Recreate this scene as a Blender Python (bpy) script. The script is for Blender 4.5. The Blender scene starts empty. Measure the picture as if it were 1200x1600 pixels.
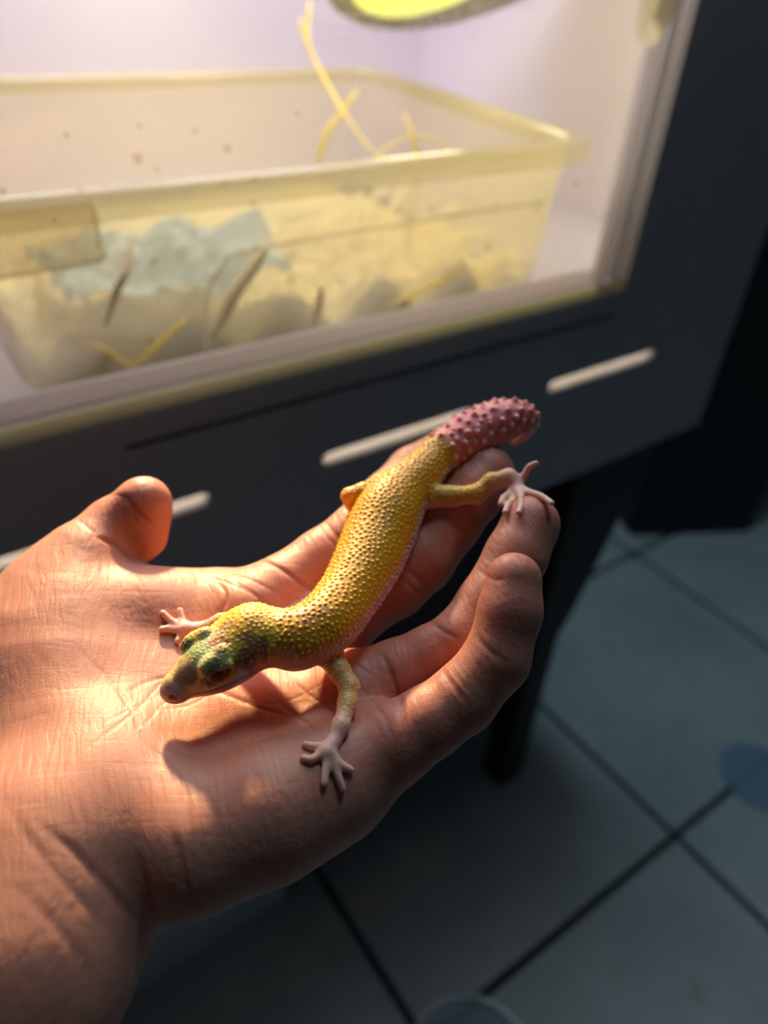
import bpy, math, random
import numpy as np
from mathutils import Vector, Matrix
from mathutils.bvhtree import BVHTree
from mathutils.kdtree import KDTree
random.seed(7); rng = np.random.default_rng(7)
S = bpy.context.scene; C = S.collection

# ------------------------------------------------------------------ camera
FPX, PITCH, ROLL, YAW = 1150.0, math.radians(37.1), math.radians(3.63), math.radians(37.0)
def basis():
    fw = np.array([0, math.cos(PITCH), -math.sin(PITCH)]); rt = np.array([1., 0, 0]); up = np.cross(rt, fw)
    c, s = math.cos(ROLL), math.sin(ROLL)
    return c*rt + s*up, -s*rt + c*up, fw
RT, UP, FW = basis()
CAMPOS = np.array([0, 0, 1.064])                      # the lens is 1.06 m above the floor (z = 0)
cam = bpy.data.objects.new('camera', bpy.data.cameras.new('camera')); C.objects.link(cam); S.camera = cam
m = Matrix.Identity(4)
for i in range(3):
    m[i][0], m[i][1], m[i][2], m[i][3] = RT[i], UP[i], -FW[i], CAMPOS[i]
cam.matrix_world = m
cam.data.sensor_fit = 'HORIZONTAL'; cam.data.sensor_width = 36.0; cam.data.lens = FPX/1200*36.0
cam.data.clip_start = 0.01
cam.data.dof.use_dof = True; cam.data.dof.focus_distance = 0.182
cam.data.dof.aperture_fstop = (cam.data.lens*1e-3)/0.0036     # a 3.6 mm pupil

def ray(px, py):
    return RT*((px-600)/FPX) - UP*((py-800)/FPX) + FW
def at(px, py, depth):                                # point seen at a pixel, at a depth along the view axis
    return CAMPOS + ray(px, py)*depth
EA = np.array([math.cos(YAW), math.sin(YAW), 0]); DA = np.array([-math.sin(YAW), math.cos(YAW), 0])
def W(e, d, z):                                       # e along the vivarium front, d away from the viewer, z relative to the lens
    return EA*e + DA*d + np.array([0, 0, z + CAMPOS[2]])

# ------------------------------------------------------------------ light
w = bpy.data.worlds.new('room'); S.world = w; w.use_nodes = True
w.node_tree.nodes['Background'].inputs[0].default_value = (0.55, 0.72, 1.0, 1)
w.node_tree.nodes['Background'].inputs[1].default_value = 0.035
def area(name, loc, target, size, size_y, power, col):
    l = bpy.data.lights.new(name, 'AREA'); l.shape = 'RECTANGLE'; l.size = size; l.size_y = size_y
    l.energy = power; l.color = col
    o = bpy.data.objects.new(name, l); C.objects.link(o); o.location = Vector(loc)
    o.rotation_euler = (Vector(target)-Vector(loc)).to_track_quat('-Z', 'Y').to_euler()
    return o
CEIL = W(0.85, 0.62, 1.40)
area('ceiling_lamp_light', CEIL, CEIL-np.array([0, 0, 1]), 0.35, 0.35, 8.2, (0.56, 0.83, 1.0))
area('added_panel_light', W(0.34, 0.69, 0.280), W(0.34, 0.69001, 0), 0.66, 0.5, 5.3, (1.0, 0.93, 0.95))  # added overhead light, out of view, that evens out the vivarium interior
area('added_slot_light', W(0.30, 0.50, -0.34), W(0.30, 0.412, -0.307), 0.9, 0.03, 2.8, (1.0, 0.90, 0.80))  # area light added behind the slots so that they look bright
def spot(name, loc, target, ang, blend, power, radius, col):
    l = bpy.data.lights.new(name, 'SPOT'); l.energy = power; l.color = col; l.spot_size = math.radians(ang); l.spot_blend = blend; l.shadow_soft_size = radius
    o = bpy.data.objects.new(name, l); C.objects.link(o); o.location = Vector(loc)
    o.rotation_euler = (Vector(target)-Vector(loc)).to_track_quat('-Z', 'Y').to_euler(); return o
SL0 = W(0.22, 0.60, 0.095); SLT = at(265, 890, 0.2)
l_ = bpy.data.lights.new('dome_lamp_bulb', 'POINT'); l_.energy = 1.7; l_.color = (1.0, 0.88, 0.62); l_.shadow_soft_size = 0.055
o_ = bpy.data.objects.new('dome_lamp_bulb', l_); C.objects.link(o_); o_.location = Vector(at(700, -85, 0.615))
spot('added_spot_bulb', SL0, SLT, 20.5, 1.0, 37.0, 0.020, (1.0, 0.76, 0.38))  # added spot, its narrow cone shaped to warm the palm
S.view_settings.view_transform = 'Standard'; S.view_settings.look = 'None'
S.view_settings.gamma = 1; S.view_settings.exposure = 0.0; S.view_settings.use_curve_mapping = False
S.cycles.use_denoising = True; S.cycles.transparent_max_bounces = 24; S.cycles.max_bounces = 7; S.cycles.use_adaptive_sampling = True; S.cycles.adaptive_threshold = 0.03
S.cycles.caustics_reflective = False; S.cycles.caustics_refractive = False; S.cycles.sample_clamp_indirect = 4

# ------------------------------------------------------------------ materials
def mat(name):
    m = bpy.data.materials.new(name); m.use_nodes = True
    nt = m.node_tree; return m, nt, nt.nodes, nt.links, nt.nodes['Principled BSDF']
def N(nt, t, **kw):
    n = nt.nodes.new(t)
    for k, v in kw.items():
        if k in n.inputs.keys() if isinstance(k, str) else False: n.inputs[k].default_value = v
        else: setattr(n, k, v)
    return n
def ramp(nt, src, stops):
    r = nt.nodes.new('ShaderNodeValToRGB'); nt.links.new(src, r.inputs[0])
    while len(r.color_ramp.elements) < len(stops): r.color_ramp.elements.new(0.5)
    for el, (p, c) in zip(r.color_ramp.elements, stops):
        el.position = p; el.color = (c, c, c, 1) if isinstance(c, (int, float)) else (*c, 1)
    return r
def plain(name, col, rough=0.5, noise=None, bump=0.0, bscale=200, spec=0.5, metal=0):
    m, nt, nd, lk, p = mat(name)
    p.inputs['Base Color'].default_value = (*col, 1); p.inputs['Roughness'].default_value = rough
    p.inputs['Specular IOR Level'].default_value = spec; p.inputs['Metallic'].default_value = metal
    tc = nd.new('ShaderNodeTexCoord')
    if noise:
        col2, sc = noise
        n = N(nt, 'ShaderNodeTexNoise', Scale=sc, Detail=6.0); lk.new(tc.outputs['Object'], n.inputs['Vector'])
        r = ramp(nt, n.outputs['Fac'], [(0.35, col), (0.7, col2)]); lk.new(r.outputs[0], p.inputs['Base Color'])
    if bump:
        n2 = N(nt, 'ShaderNodeTexNoise', Scale=bscale, Detail=4.0); lk.new(tc.outputs['Object'], n2.inputs['Vector'])
        b = N(nt, 'ShaderNodeBump', Strength=bump, Distance=0.001); lk.new(n2.outputs['Fac'], b.inputs['Height'])
        lk.new(b.outputs[0], p.inputs['Normal'])
    return m
def clear(name, tint, body, amount, rough=0.1, spec_fac=0.035, scratch=False):
    """thin clear or milky plastic: transparent tint + some diffuse/translucent body + a fresnel gloss"""
    m, nt, nd, lk, p = mat(name); nd.remove(p); out = nd['Material Output']
    tr = nd.new('ShaderNodeBsdfTransparent'); tr.inputs[0].default_value = (*tint, 1)
    df = nd.new('ShaderNodeBsdfDiffuse'); df.inputs[0].default_value = (*body, 1)
    tl = nd.new('ShaderNodeBsdfTranslucent'); tl.inputs[0].default_value = (*body, 1)
    mx = nd.new('ShaderNodeMixShader'); mx.inputs[0].default_value = 0.6; lk.new(df.outputs[0], mx.inputs[1]); lk.new(tl.outputs[0], mx.inputs[2])
    m2 = nd.new('ShaderNodeMixShader'); lk.new(tr.outputs[0], m2.inputs[1]); lk.new(mx.outputs[0], m2.inputs[2])
    m2.inputs[0].default_value = amount
    if scratch:
        tc = nd.new('ShaderNodeTexCoord')
        n = N(nt, 'ShaderNodeTexNoise', Scale=9.0, Detail=8.0, Roughness=0.65); lk.new(tc.outputs['Object'], n.inputs['Vector'])
        r = ramp(nt, n.outputs['Fac'], [(0.35, amount*0.75), (0.75, amount*1.35)]); lk.new(r.outputs[0], m2.inputs[0])
    gl = nd.new('ShaderNodeBsdfGlossy'); gl.inputs['Roughness'].default_value = rough
    lw = nd.new('ShaderNodeLayerWeight'); lw.inputs[0].default_value = 0.5
    pw = nd.new('ShaderNodeMath'); pw.operation = 'POWER'; lk.new(lw.outputs['Facing'], pw.inputs[0]); pw.inputs[1].default_value = 5.0
    fr = nd.new('ShaderNodeMath'); fr.operation = 'MULTIPLY_ADD'; lk.new(pw.outputs[0], fr.inputs[0]); fr.inputs[1].default_value = 0.85; fr.inputs[2].default_value = spec_fac
    m3 = nd.new('ShaderNodeMixShader'); lk.new(fr.outputs[0], m3.inputs[0]); lk.new(m2.outputs[0], m3.inputs[1]); lk.new(gl.outputs[0], m3.inputs[2])
    lk.new(m3.outputs[0], out.inputs[0]); return m
def emit(name, col, s):
    m, nt, nd, lk, p = mat(name); p.inputs['Base Color'].default_value = (0, 0, 0, 1)
    p.inputs['Emission Color'].default_value = (*col, 1); p.inputs['Emission Strength'].default_value = s; return m

M_panel = plain('painted_board', (0.42, 0.43, 0.47), 0.42, ((0.46, 0.47, 0.51), 6), 0.05, 400)
M_white = plain('white_laminate', (0.74, 0.69, 0.78), 0.5, ((0.70, 0.66, 0.75), 4))
M_slot = None
M_slot = clear('pale_slot', (0.3, 0.3, 0.3), (0.9, 0.84, 0.76), 0.9, 0.5)
M_latch = clear('latch', (0.97, 0.94, 0.84), (0.92, 0.86, 0.66), 0.22, 0.2)
M_dark = plain('black_plastic', (0.008, 0.009, 0.011), 0.6)
M_wood = plain('dark_wood', (0.012, 0.0085, 0.007), 0.55, ((0.022, 0.014, 0.010), 12), 0.3, 60)
M_rail = clear('acrylic_rail', (0.85, 0.82, 0.82), (0.95, 0.90, 0.92), 0.86, 0.25)
M_rail_y = clear('acrylic_edge', (0.9, 0.88, 0.72), (0.97, 0.95, 0.70), 0.84, 0.25)
M_glass = clear('glass_pane', (0.985, 0.985, 0.98), (0.8, 0.78, 0.74), 0.012, 0.03, scratch=True)
M_pull = clear('acrylic_pull', (0.85, 0.83, 0.66), (1.0, 0.95, 0.74), 0.62, 0.12)
M_tub = clear('milky_tub', (0.95, 0.92, 0.76), (0.88, 0.81, 0.58), 0.52, 0.22)
M_rim = clear('milky_tub_rim', (0.95, 0.92, 0.78), (0.95, 0.91, 0.68), 0.34, 0.12, 0.10)
M_straw = plain('straw', (0.92, 0.74, 0.12), 0.6, ((0.80, 0.58, 0.08), 40))
M_straw_b = plain('brown_straw', (0.92, 0.78, 0.48), 0.7, ((0.84, 0.70, 0.4), 40))
M_paper = plain('blue_grey_paper', (0.42, 0.60, 0.62), 0.8, ((0.60, 0.66, 0.50), 9))
M_sub = plain('straw_mat', (0.84, 0.70, 0.28), 0.9, ((0.68, 0.60, 0.32), 14), 0.6, 50)
M_brown = plain('cork', (0.36, 0.24, 0.15), 0.9, ((0.26, 0.17, 0.1), 20))
M_blue = plain('blue_plastic', (0.10, 0.13, 0.55), 0.4)
M_spot = clear('dried_spot', (0.86, 0.80, 0.62), (0.7, 0.6, 0.38), 0.10, 0.5)
M_wall = plain('wall_paint', (0.45, 0.49, 0.53), 0.9)
M_grout = plain('grout', (0.035, 0.055, 0.065), 0.95, ((0.025, 0.04, 0.05), 30))
M_lens = emit('lamp_face', (1.0, 0.93, 0.16), 1.25)
M_dome = plain('lamp_housing', (0.40, 0.38, 0.34), 0.5, ((0.28, 0.26, 0.22), 60), 0.4, 300)
M_tube = emit('tube_face', (1.0, 0.93, 0.95), 2.0)
M_cup = clear('clear_cup', (0.95, 0.98, 1.0), (0.85, 0.92, 1.0), 0.42, 0.08, 0.14)
M_lid = clear('clear_lid', (0.9, 0.95, 1.0), (0.60, 0.74, 0.88), 0.62, 0.3)

def tile_mat():
    m, nt, nd, lk, p = mat('stone_tile')
    tc = nd.new('ShaderNodeTexCoord'); g = nd.new('ShaderNodeNewGeometry')
    n = N(nt, 'ShaderNodeTexNoise', Scale=5.0, Detail=6.0, Roughness=0.6); lk.new(g.outputs['Position'], n.inputs['Vector'])
    r = ramp(nt, n.outputs['Fac'], [(0.3, (0.38, 0.42, 0.40)), (0.55, (0.50, 0.53, 0.51)), (0.8, (0.60, 0.61, 0.60))])
    n2 = N(nt, 'ShaderNodeTexNoise', Scale=16.0, Detail=5.0, Roughness=0.55); lk.new(g.outputs['Position'], n2.inputs['Vector'])
    r2 = ramp(nt, n2.outputs['Fac'], [(0.60, 0.0), (0.74, 0.65)])
    mx = nd.new('ShaderNodeMixRGB'); lk.new(r2.outputs[0], mx.inputs[0]); lk.new(r.outputs[0], mx.inputs[1]); mx.inputs[2].default_value = (0.27, 0.25, 0.19, 1)
    lk.new(mx.outputs[0], p.inputs['Base Color']); p.inputs['Roughness'].default_value = 0.45
    b = N(nt, 'ShaderNodeBump', Strength=0.15, Distance=0.002); lk.new(n2.outputs['Fac'], b.inputs['Height']); lk.new(b.outputs[0], p.inputs['Normal'])
    return m
M_tile = tile_mat()

def skin_mat():
    m, nt, nd, lk, p = mat('skin')
    at_ = nd.new('ShaderNodeAttribute'); at_.attribute_name = 'tone'
    g = nd.new('ShaderNodeNewGeometry')
    n = N(nt, 'ShaderNodeTexNoise', Scale=75.0, Detail=5.0); lk.new(g.outputs['Position'], n.inputs['Vector'])
    r = ramp(nt, n.outputs['Fac'], [(0.3, (0.90, 0.84, 0.82)), (0.7, (1.05, 1.03, 1.0))])
    mx = nd.new('ShaderNodeMixRGB'); mx.blend_type = 'MULTIPLY'; mx.inputs[0].default_value = 1
    lk.new(at_.outputs['Color'], mx.inputs[1]); lk.new(r.outputs[0], mx.inputs[2]); lk.new(mx.outputs[0], p.inputs['Base Color'])
    p.inputs['Roughness'].default_value = 0.46; p.inputs['Specular IOR Level'].default_value = 0.42
    p.inputs['Subsurface Weight'].default_value = 0.55; p.inputs['Subsurface Radius'].default_value = (1.0, 0.32, 0.18)
    p.inputs['Subsurface Scale'].default_value = 0.0035
    # fine furrows: two crossing families of warped lines and a leathery cell pattern
    def furrow(rot, sc, stretch, dist, lo, hi):
        mp = nd.new('ShaderNodeMapping'); mp.vector_type = 'TEXTURE'; mp.inputs['Rotation'].default_value = (0, 0, rot)
        mp.inputs['Scale'].default_value = (1, stretch, 1)
        nz = N(nt, 'ShaderNodeTexNoise', Scale=22.0, Detail=2.0); lk.new(g.outputs['Position'], nz.inputs['Vector'])
        ad = nd.new('ShaderNodeVectorMath'); ad.operation = 'MULTIPLY_ADD'; lk.new(nz.outputs['Color'], ad.inputs[0])
        ad.inputs[1].default_value = (dist,)*3; lk.new(g.outputs['Position'], ad.inputs[2])
        lk.new(ad.outputs[0], mp.inputs['Vector'])
        v = N(nt, 'ShaderNodeTexNoise', Scale=sc, Detail=1.5, Roughness=0.5); lk.new(mp.outputs[0], v.inputs['Vector'])
        return ramp(nt, v.outputs['Fac'], [(lo, 0.0), (hi, 1.0)])
    f1 = furrow(0.30, 620, 7.0, 0.012, 0.36, 0.56)
    f2 = furrow(1.75, 430, 9.0, 0.010, 0.30, 0.50)
    vo = N(nt, 'ShaderNodeTexVoronoi', Scale=1500.0); vo.feature = 'DISTANCE_TO_EDGE'; lk.new(g.outputs['Position'], vo.inputs['Vector'])
    rv = ramp(nt, vo.outputs['Distance'], [(0.0, 0.0), (0.35, 1.0)])
    a1 = nd.new('ShaderNodeMath'); a1.operation = 'MULTIPLY_ADD'; lk.new(f2.outputs[0], a1.inputs[0]); a1.inputs[1].default_value = 0.45; lk.new(f1.outputs[0], a1.inputs[2])
    a2 = nd.new('ShaderNodeMath'); a2.operation = 'MULTIPLY_ADD'; lk.new(rv.outputs[0], a2.inputs[0]); a2.inputs[1].default_value = 0.35; lk.new(a1.outputs[0], a2.inputs[2])
    b = N(nt, 'ShaderNodeBump', Strength=0.38, Distance=0.0002); lk.new(a2.outputs[0], b.inputs['Height']); lk.new(b.outputs[0], p.inputs['Normal'])
    return m
M_skin = skin_mat()
def gecko_mat():
    m, nt, nd, lk, p = mat('gecko_skin')
    a = nd.new('ShaderNodeAttribute'); a.attribute_name = 'tone'; lk.new(a.outputs['Color'], p.inputs['Base Color'])
    g = nd.new('ShaderNodeNewGeometry')
    vo = N(nt, 'ShaderNodeTexVoronoi', Scale=1900.0); lk.new(g.outputs['Position'], vo.inputs['Vector'])
    b = N(nt, 'ShaderNodeBump', Strength=0.5, Distance=0.00012); b.invert = True; lk.new(vo.outputs['Distance'], b.inputs['Height']); lk.new(b.outputs[0], p.inputs['Normal'])
    p.inputs['Roughness'].default_value = 0.42; p.inputs['Specular IOR Level'].default_value = 0.45
    p.inputs['Subsurface Weight'].default_value = 0.45; p.inputs['Subsurface Radius'].default_value = (1.0, 0.45, 0.15)
    p.inputs['Subsurface Scale'].default_value = 0.0022
    return m
M_gecko = gecko_mat()
M_eye = plain('gecko_eye', (0.30, 0.02, 0.02), 0.08, ((0.10, 0.008, 0.008), 500))
M_claw = plain('nail', (0.75, 0.48, 0.38), 0.25)

# ------------------------------------------------------------------ mesh helpers
def link(name, verts, faces, material, parent=None, smooth=False):
    me = bpy.data.meshes.new(name); me.from_pydata([tuple(v) for v in verts], [], faces); me.update()
    o = bpy.data.objects.new(name, me); C.objects.link(o); me.materials.append(material)
    if parent is not None: o.parent = parent
    if smooth: me.shade_smooth()
    return o
def tag(o, label=None, cat=None, group=None, kind=None):
    if label: o['label'] = label
    if cat: o['category'] = cat
    if group: o['group'] = group
    if kind: o['kind'] = kind
    return o
def empty(name, loc):
    o = bpy.data.objects.new(name, None); C.objects.link(o); o.empty_display_size = 0.02
    return o
class MB:
    def __init__(s): s.v = []; s.f = []
    def quadbox(s, p8):
        b = len(s.v); s.v += [tuple(p) for p in p8]
        for f in ((0, 3, 2, 1), (4, 5, 6, 7), (0, 1, 5, 4), (1, 2, 6, 5), (2, 3, 7, 6), (3, 0, 4, 7)): s.f.append(tuple(b+i for i in f))
    def box(s, e0, e1, d0, d1, z0, z1):
        s.quadbox([W(e0, d0, z0), W(e1, d0, z0), W(e1, d1, z0), W(e0, d1, z0), W(e0, d0, z1), W(e1, d0, z1), W(e1, d1, z1), W(e0, d1, z1)])
    def tube(s, pts, rad, seg=12, flat=1.0, cap=True):
        pts = [np.array(p, float) for p in pts]; n = len(pts)
        rad = [rad]*n if isinstance(rad, (int, float)) else rad
        b = len(s.v); ref = np.array([0.3, 0.2, 0.93])
        for i, p in enumerate(pts):
            t = pts[min(i+1, n-1)]-pts[max(i-1, 0)]; t /= np.linalg.norm(t)+1e-9
            x = np.cross(t, ref); x /= np.linalg.norm(x)+1e-9; y = np.cross(x, t)
            for k in range(seg):
                a = 2*math.pi*k/seg; s.v.append(tuple(p+rad[i]*(math.cos(a)*x+flat*math.sin(a)*y)))
        for i in range(n-1):
            for k in range(seg):
                k2 = (k+1) % seg; s.f.append((b+i*seg+k, b+i*seg+k2, b+(i+1)*seg+k2, b+(i+1)*seg+k))
        if cap:
            s.f.append(tuple(b+k for k in range(seg))[::-1]); s.f.append(tuple(b+(n-1)*seg+k for k in range(seg)))
    def lathe(s, prof, frame, seg=48):
        """prof: (r, h) list; frame: origin, x, y, z"""
        o, X, Y, Z = frame; b = len(s.v)
        for r, h in prof:
            for k in range(seg):
                a = 2*math.pi*k/seg; s.v.append(tuple(o+X*(r*math.cos(a))+Y*(r*math.sin(a))+Z*h))
        for i in range(len(prof)-1):
            for k in range(seg):
                k2 = (k+1) % seg; s.f.append((b+i*seg+k, b+i*seg+k2, b+(i+1)*seg+k2, b+(i+1)*seg+k))
    def build(s, name, material, parent=None, smooth=False, bevel=0):
        o = link(name, s.v, s.f, material, parent, smooth)
        if bevel:
            md = o.modifiers.new('b', 'BEVEL'); md.width = bevel; md.segments = 2; md.limit_method = 'ANGLE'
        return o
def spline(pts, n):
    """Catmull-Rom through rows of pts (any number of columns)"""
    P = np.array(pts, float); P = np.vstack([2*P[0]-P[1], P, 2*P[-1]-P[-2]]); out = []
    segs = len(P)-3
    for i in range(segs):
        a, b, c, d = P[i:i+4]
        for t in np.linspace(0, 1, n, endpoint=False):
            out.append(0.5*((2*b)+(c-a)*t+(2*a-5*b+4*c-d)*t*t+(3*b-a-3*c+d)*t**3))
    out.append(P[-2]); return np.array(out)

# ------------------------------------------------------------------ the room
T = 0.49; E0, D0 = 0.762, 0.209; FLOOR = -CAMPOS[2]
fl = MB(); fl.box(-2.2, 3.4, -2.0, 2.7, FLOOR-0.05, FLOOR-0.004)
floor = tag(fl.build('floor', M_grout), 'grey floor of square stone tiles with dark joints', kind='structure')
g = 0.0055
tme = None
for i in range(-5, 4):
    for j in range(-4, 5):
        e0 = E0+i*T; d0 = D0+j*T
        if tme is None:
            tb = MB(); tb.box(g, T-g, g, T-g, -0.012, 0); tme = tb.build('tile', M_tile, None, bevel=0.002)
            off = W(0, 0, 0)
            tme.data.transform(Matrix.Translation(-Vector(off)))
            to = tme
        else:
            to = tme.copy(); C.objects.link(to)
        to.parent = floor; to.location = Vector(W(e0, d0, FLOOR+random.uniform(-0.0006, 0.0004)))
for nm, a in (('wall_back', (-2.2, 3.4, 2.6, 2.7)), ('wall_right', (3.3, 3.4, -2.0, 2.6)), ('wall_left', (-2.3, -2.2, -2.0, 2.7)), ('wall_front', (-2.2, 3.4, -2.1, -2.0))):
    b = MB(); b.box(a[0], a[1], a[2], a[3], FLOOR-0.05, 1.5); tag(b.build(nm, M_wall), kind='structure')
b = MB(); b.box(-2.3, 3.4, -2.1, 2.7, 1.5, 1.55); tag(b.build('ceiling', M_wall), kind='structure')
# the ceiling lamp's housing
r_ = empty('ceiling_lamp', None); tag(r_, 'square flush lamp on the ceiling above the vivarium', 'lamp')
b = MB(); b.box(0.62, 1.08, 0.39, 0.85, 1.41, 1.5); b.build('housing', M_white, r_)

# ------------------------------------------------------------------ vivarium
viv = empty('vivarium', None)
tag(viv, 'dark grey board vivarium with clear sliding front and slotted lower panel', 'terrarium')
ER, ZB, ZT = 0.762, -0.428, 0.30; EL = -0.42; WE, WZ0, WZ1 = 0.545, -0.222, 0.255
def slot_panel():
    """front board: grid of quads around the window and the rounded slots, 16 mm thick"""
    slots = [(-0.118, 0.012), (0.0, 0.0)]
    sl = [(0.241+0.2395*k, 0.389+0.2395*k) for k in (-2, -1, 0, 1)]
    zc, hh = -0.307, 0.0056
    mb = MB(); d0, d1 = 0.400, 0.416
    def bx(e0, e1, z0, z1): mb.box(e0, e1, d0, d1, z0, z1)
    bx(EL, ER, zc+hh, WZ0); bx(EL, ER, ZB, zc-hh)
    bx(WE, ER, WZ0, WZ1); bx(EL, EL+0.03, WZ0, WZ1); bx(EL, ER, WZ1, ZT)
    xs = [EL]+[v for s_ in sl for v in s_]+[ER]
    for i in range(0, len(xs), 2): bx(xs[i], xs[i+1], zc-hh, zc+hh)
    # rounded ends of the slots
    for a, b_ in sl:
        for e_c, sg in ((a, 1), (b_, -1)):
            for zs in (1, -1):
                q = [(e_c, zc+zs*hh)]
                for t in np.linspace(0, math.pi/2, 6): q.append((e_c+sg*hh*(1-math.sin(t)), zc+zs*hh*math.cos(t)))
                base = len(mb.v)
                for dd in (d0, d1): mb.v += [tuple(W(e_, dd, z_)) for e_, z_ in q]
                k = len(q); mb.f.append(tuple(range(base, base+k))); mb.f.append(tuple(range(base+k, base+2*k))[::-1])
                for t in range(1, k-1): mb.f.append((base+t, base+t+1, base+k+t+1, base+k+t))
    return mb, sl, zc, hh
pm, SL, ZC, HH = slot_panel()
pm.build('front_panel', M_panel, viv)
for a, b_ in SL:
    s = MB(); s.box(a-0.004, b_+0.004, 0.4045, 0.412, ZC-HH-0.0, ZC+HH+0.0); s.build('vent_slot', M_slot, viv)
b = MB(); b.box(EL, EL+0.016, 0.416, 0.98, ZB, ZT); b.build('side_panel', M_panel, viv); b = MB(); b.box(ER-0.016, ER, 0.416, 0.98, ZB, ZT); b.build('side_panel', M_panel, viv)
b = MB(); b.box(EL, ER, 0.416, 0.98, ZT, ZT+0.016); b.build('top_panel', M_panel, viv)
b = MB(); b.box(EL+0.016, ER-0.016, 0.97, 0.98, ZB, ZT); b.box(EL+0.016, ER-0.016, 0.962, 0.97, -0.24, ZT)
b.box(ER-0.022, ER-0.016, 0.416, 0.962, -0.24, ZT); b.box(EL+0.016, EL+0.022, 0.416, 0.962, -0.24, ZT)
b.box(EL+0.022, ER-0.022, 0.416, 0.962, ZT-0.006, ZT); b.build('inner_lining', M_white, viv)
b = MB(); b.box(EL+0.016, ER-0.016, 0.416, 0.962, -0.248, -0.238); b.build('inner_floor', M_white, viv)
b = MB(); b.box(EL, ER, 0.416, 0.98, ZB, ZB+0.016); b.build('bottom_board', M_panel, viv)
b = MB(); b.box(0.10, 0.545, 0.3990, 0.4000, -0.2515, -0.2495); b.build('track_shadow_line', M_dark, viv)  # dark strip standing in for the shadow line of the door track
b = MB(); b.box(WE-0.003, WE+0.004, 0.396, 0.4000, WZ0-0.001, WZ0+0.008); b.build('corner_gap', M_dark, viv)
# bottom rail: two upright lips and a web; right rail the same
def rail(name, parts):
    for a, mt in parts:
        q = MB(); q.box(*a); q.build(name, mt, viv, bevel=0.0006)
rail('lower_rail', [((EL+.03, WE, 0.3925, 0.3960, -0.2250, -0.2145), M_rail_y), ((EL+.03, WE-0.006, 0.3960, 0.4085, -0.2225, -0.2185), M_rail),
                    ((EL+.03, WE-0.012, 0.4085, 0.4120, -0.2225, -0.2060), M_rail)])
rail('side_rail', [((0.5385, 0.5450, 0.3925, 0.3975, -0.2145, WZ1), M_rail), ((0.5270, 0.5310, 0.3925, 0.3975, -0.2145, WZ1), M_rail),
                   ((0.5070, 0.5160, 0.3925, 0.4020, -0.2145, WZ1), M_rail)])
b = MB(); b.box(0.5160, 0.5270, 0.4000, 0.4040, -0.2145, WZ1); b.box(0.5310, 0.5385, 0.3985, 0.4020, -0.2145, WZ1); b.build('rail_groove', M_panel, viv)
b = MB(); b.box(EL+.03, 0.512, 0.4045, 0.4075, -0.2180, WZ1); pane = b.build('glass_pane', M_glass, viv)
# finger pull: an oval cup glued to the pane
def finger_pull():
    mb = MB(); c = W(0.503, 0.3945, 0.002); seg = 40
    X = EA; Y = np.array([0, 0, 1.]); Z = -DA
    prof = [(1.0, -0.004), (1.0, 0.004), (0.93, 0.006), (0.80, 0.005), (0.70, 0.0005), (0.66, -0.002), (0.0, -0.003)]
    for r, h in prof:
        for k in range(seg):
            a = 2*math.pi*k/seg; mb.v.append(tuple(c+X*(0.0155*r*math.cos(a))+Y*(0.044*r*np.sign(math.sin(a))*abs(math.sin(a))**0.8)+Z*h))
    for i in range(len(prof)-1):
        for k in range(seg): mb.f.append((i*seg+k, i*seg+(k+1) % seg, (i+1)*seg+(k+1) % seg, (i+1)*seg+k))
    o = mb.build('finger_pull', M_pull, viv, smooth=True)
    r2 = MB()
    for s_ in (-0.006, 0.0, 0.006):
        r2.tube([W(0.503+s_, 0.3955, -0.028), W(0.503+s_*0.7, 0.3935, -0.008), W(0.503+s_, 0.3955, 0.025)], 0.0011, 8)
    r2.build('grip_rib', M_rail_y, o, smooth=True)
finger_pull()
# dried water spots and scratches on the pane
mb = MB()
SP = [(240, 408, 7), (400, 390, 6), (455, 436, 9), (215, 248, 9), (355, 232, 7), (85, 345, 6), (305, 205, 4), (218, 197, 4), (104, 211, 5), (235, 532, 8), (385, 472, 5),
      (565, 341, 5), (674, 327, 5), (775, 320, 4), (840, 325, 5), (900, 287, 6), (652, 418, 7), (762, 386, 7), (820, 412, 4), (465, 178, 4), (125, 298, 5), (5, 300, 6),
      (352, 285, 4), (398, 280, 5), (395, 318, 5), (245, 265, 4), (535, 443, 4), (605, 425, 4)]
for px, py, r in SP:
    v = ray(px, py); t = 0.4040/float(v@DA); P = CAMPOS+v*t
    rr = r*0.9*t/FPX
    mb.lathe([(rr*1.0, 0), (rr*0.8, 0.0003), (rr*0.5, 0.0002), (rr*0.35, 0.0006), (0, 0.0007)], (P, EA, np.array([0, 0, 1.]), -DA), 10)
tag(mb.build('dried_spots', M_spot, viv, smooth=True), kind='stuff')
mb = MB()
for px0, py0, px1, py1 in [(520, 20, 590, 22), (512, 40, 598, 48), (520, 60, 560, 61), (886, 0, 876, 36), (880, 4, 884, 20)]:
    P = []
    for px, py in ((px0, py0), ((px0+px1)/2, (py0+py1)/2+2), (px1, py1)):
        v = ray(px, py); P.append(CAMPOS+v*(0.4042/float(v@DA)))
    mb.tube(P, 0.00022, 5)
for k in range(170):
    px, py = 590+320*rng.random(), 62*rng.random()**0.8; a = -0.9+rng.normal(0, 0.5); ln = 3+9*rng.random()
    P = []
    for t_ in (0, 1):
        v = ray(px+t_*ln*math.cos(a), py-t_*ln*math.sin(a)); P.append(CAMPOS+v*(0.4042/float(v@DA)))
    mb.tube(P, 0.00010+0.00012*rng.random(), 4)
tag(mb.build('scratches', M_rail, viv), kind='stuff')

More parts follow.
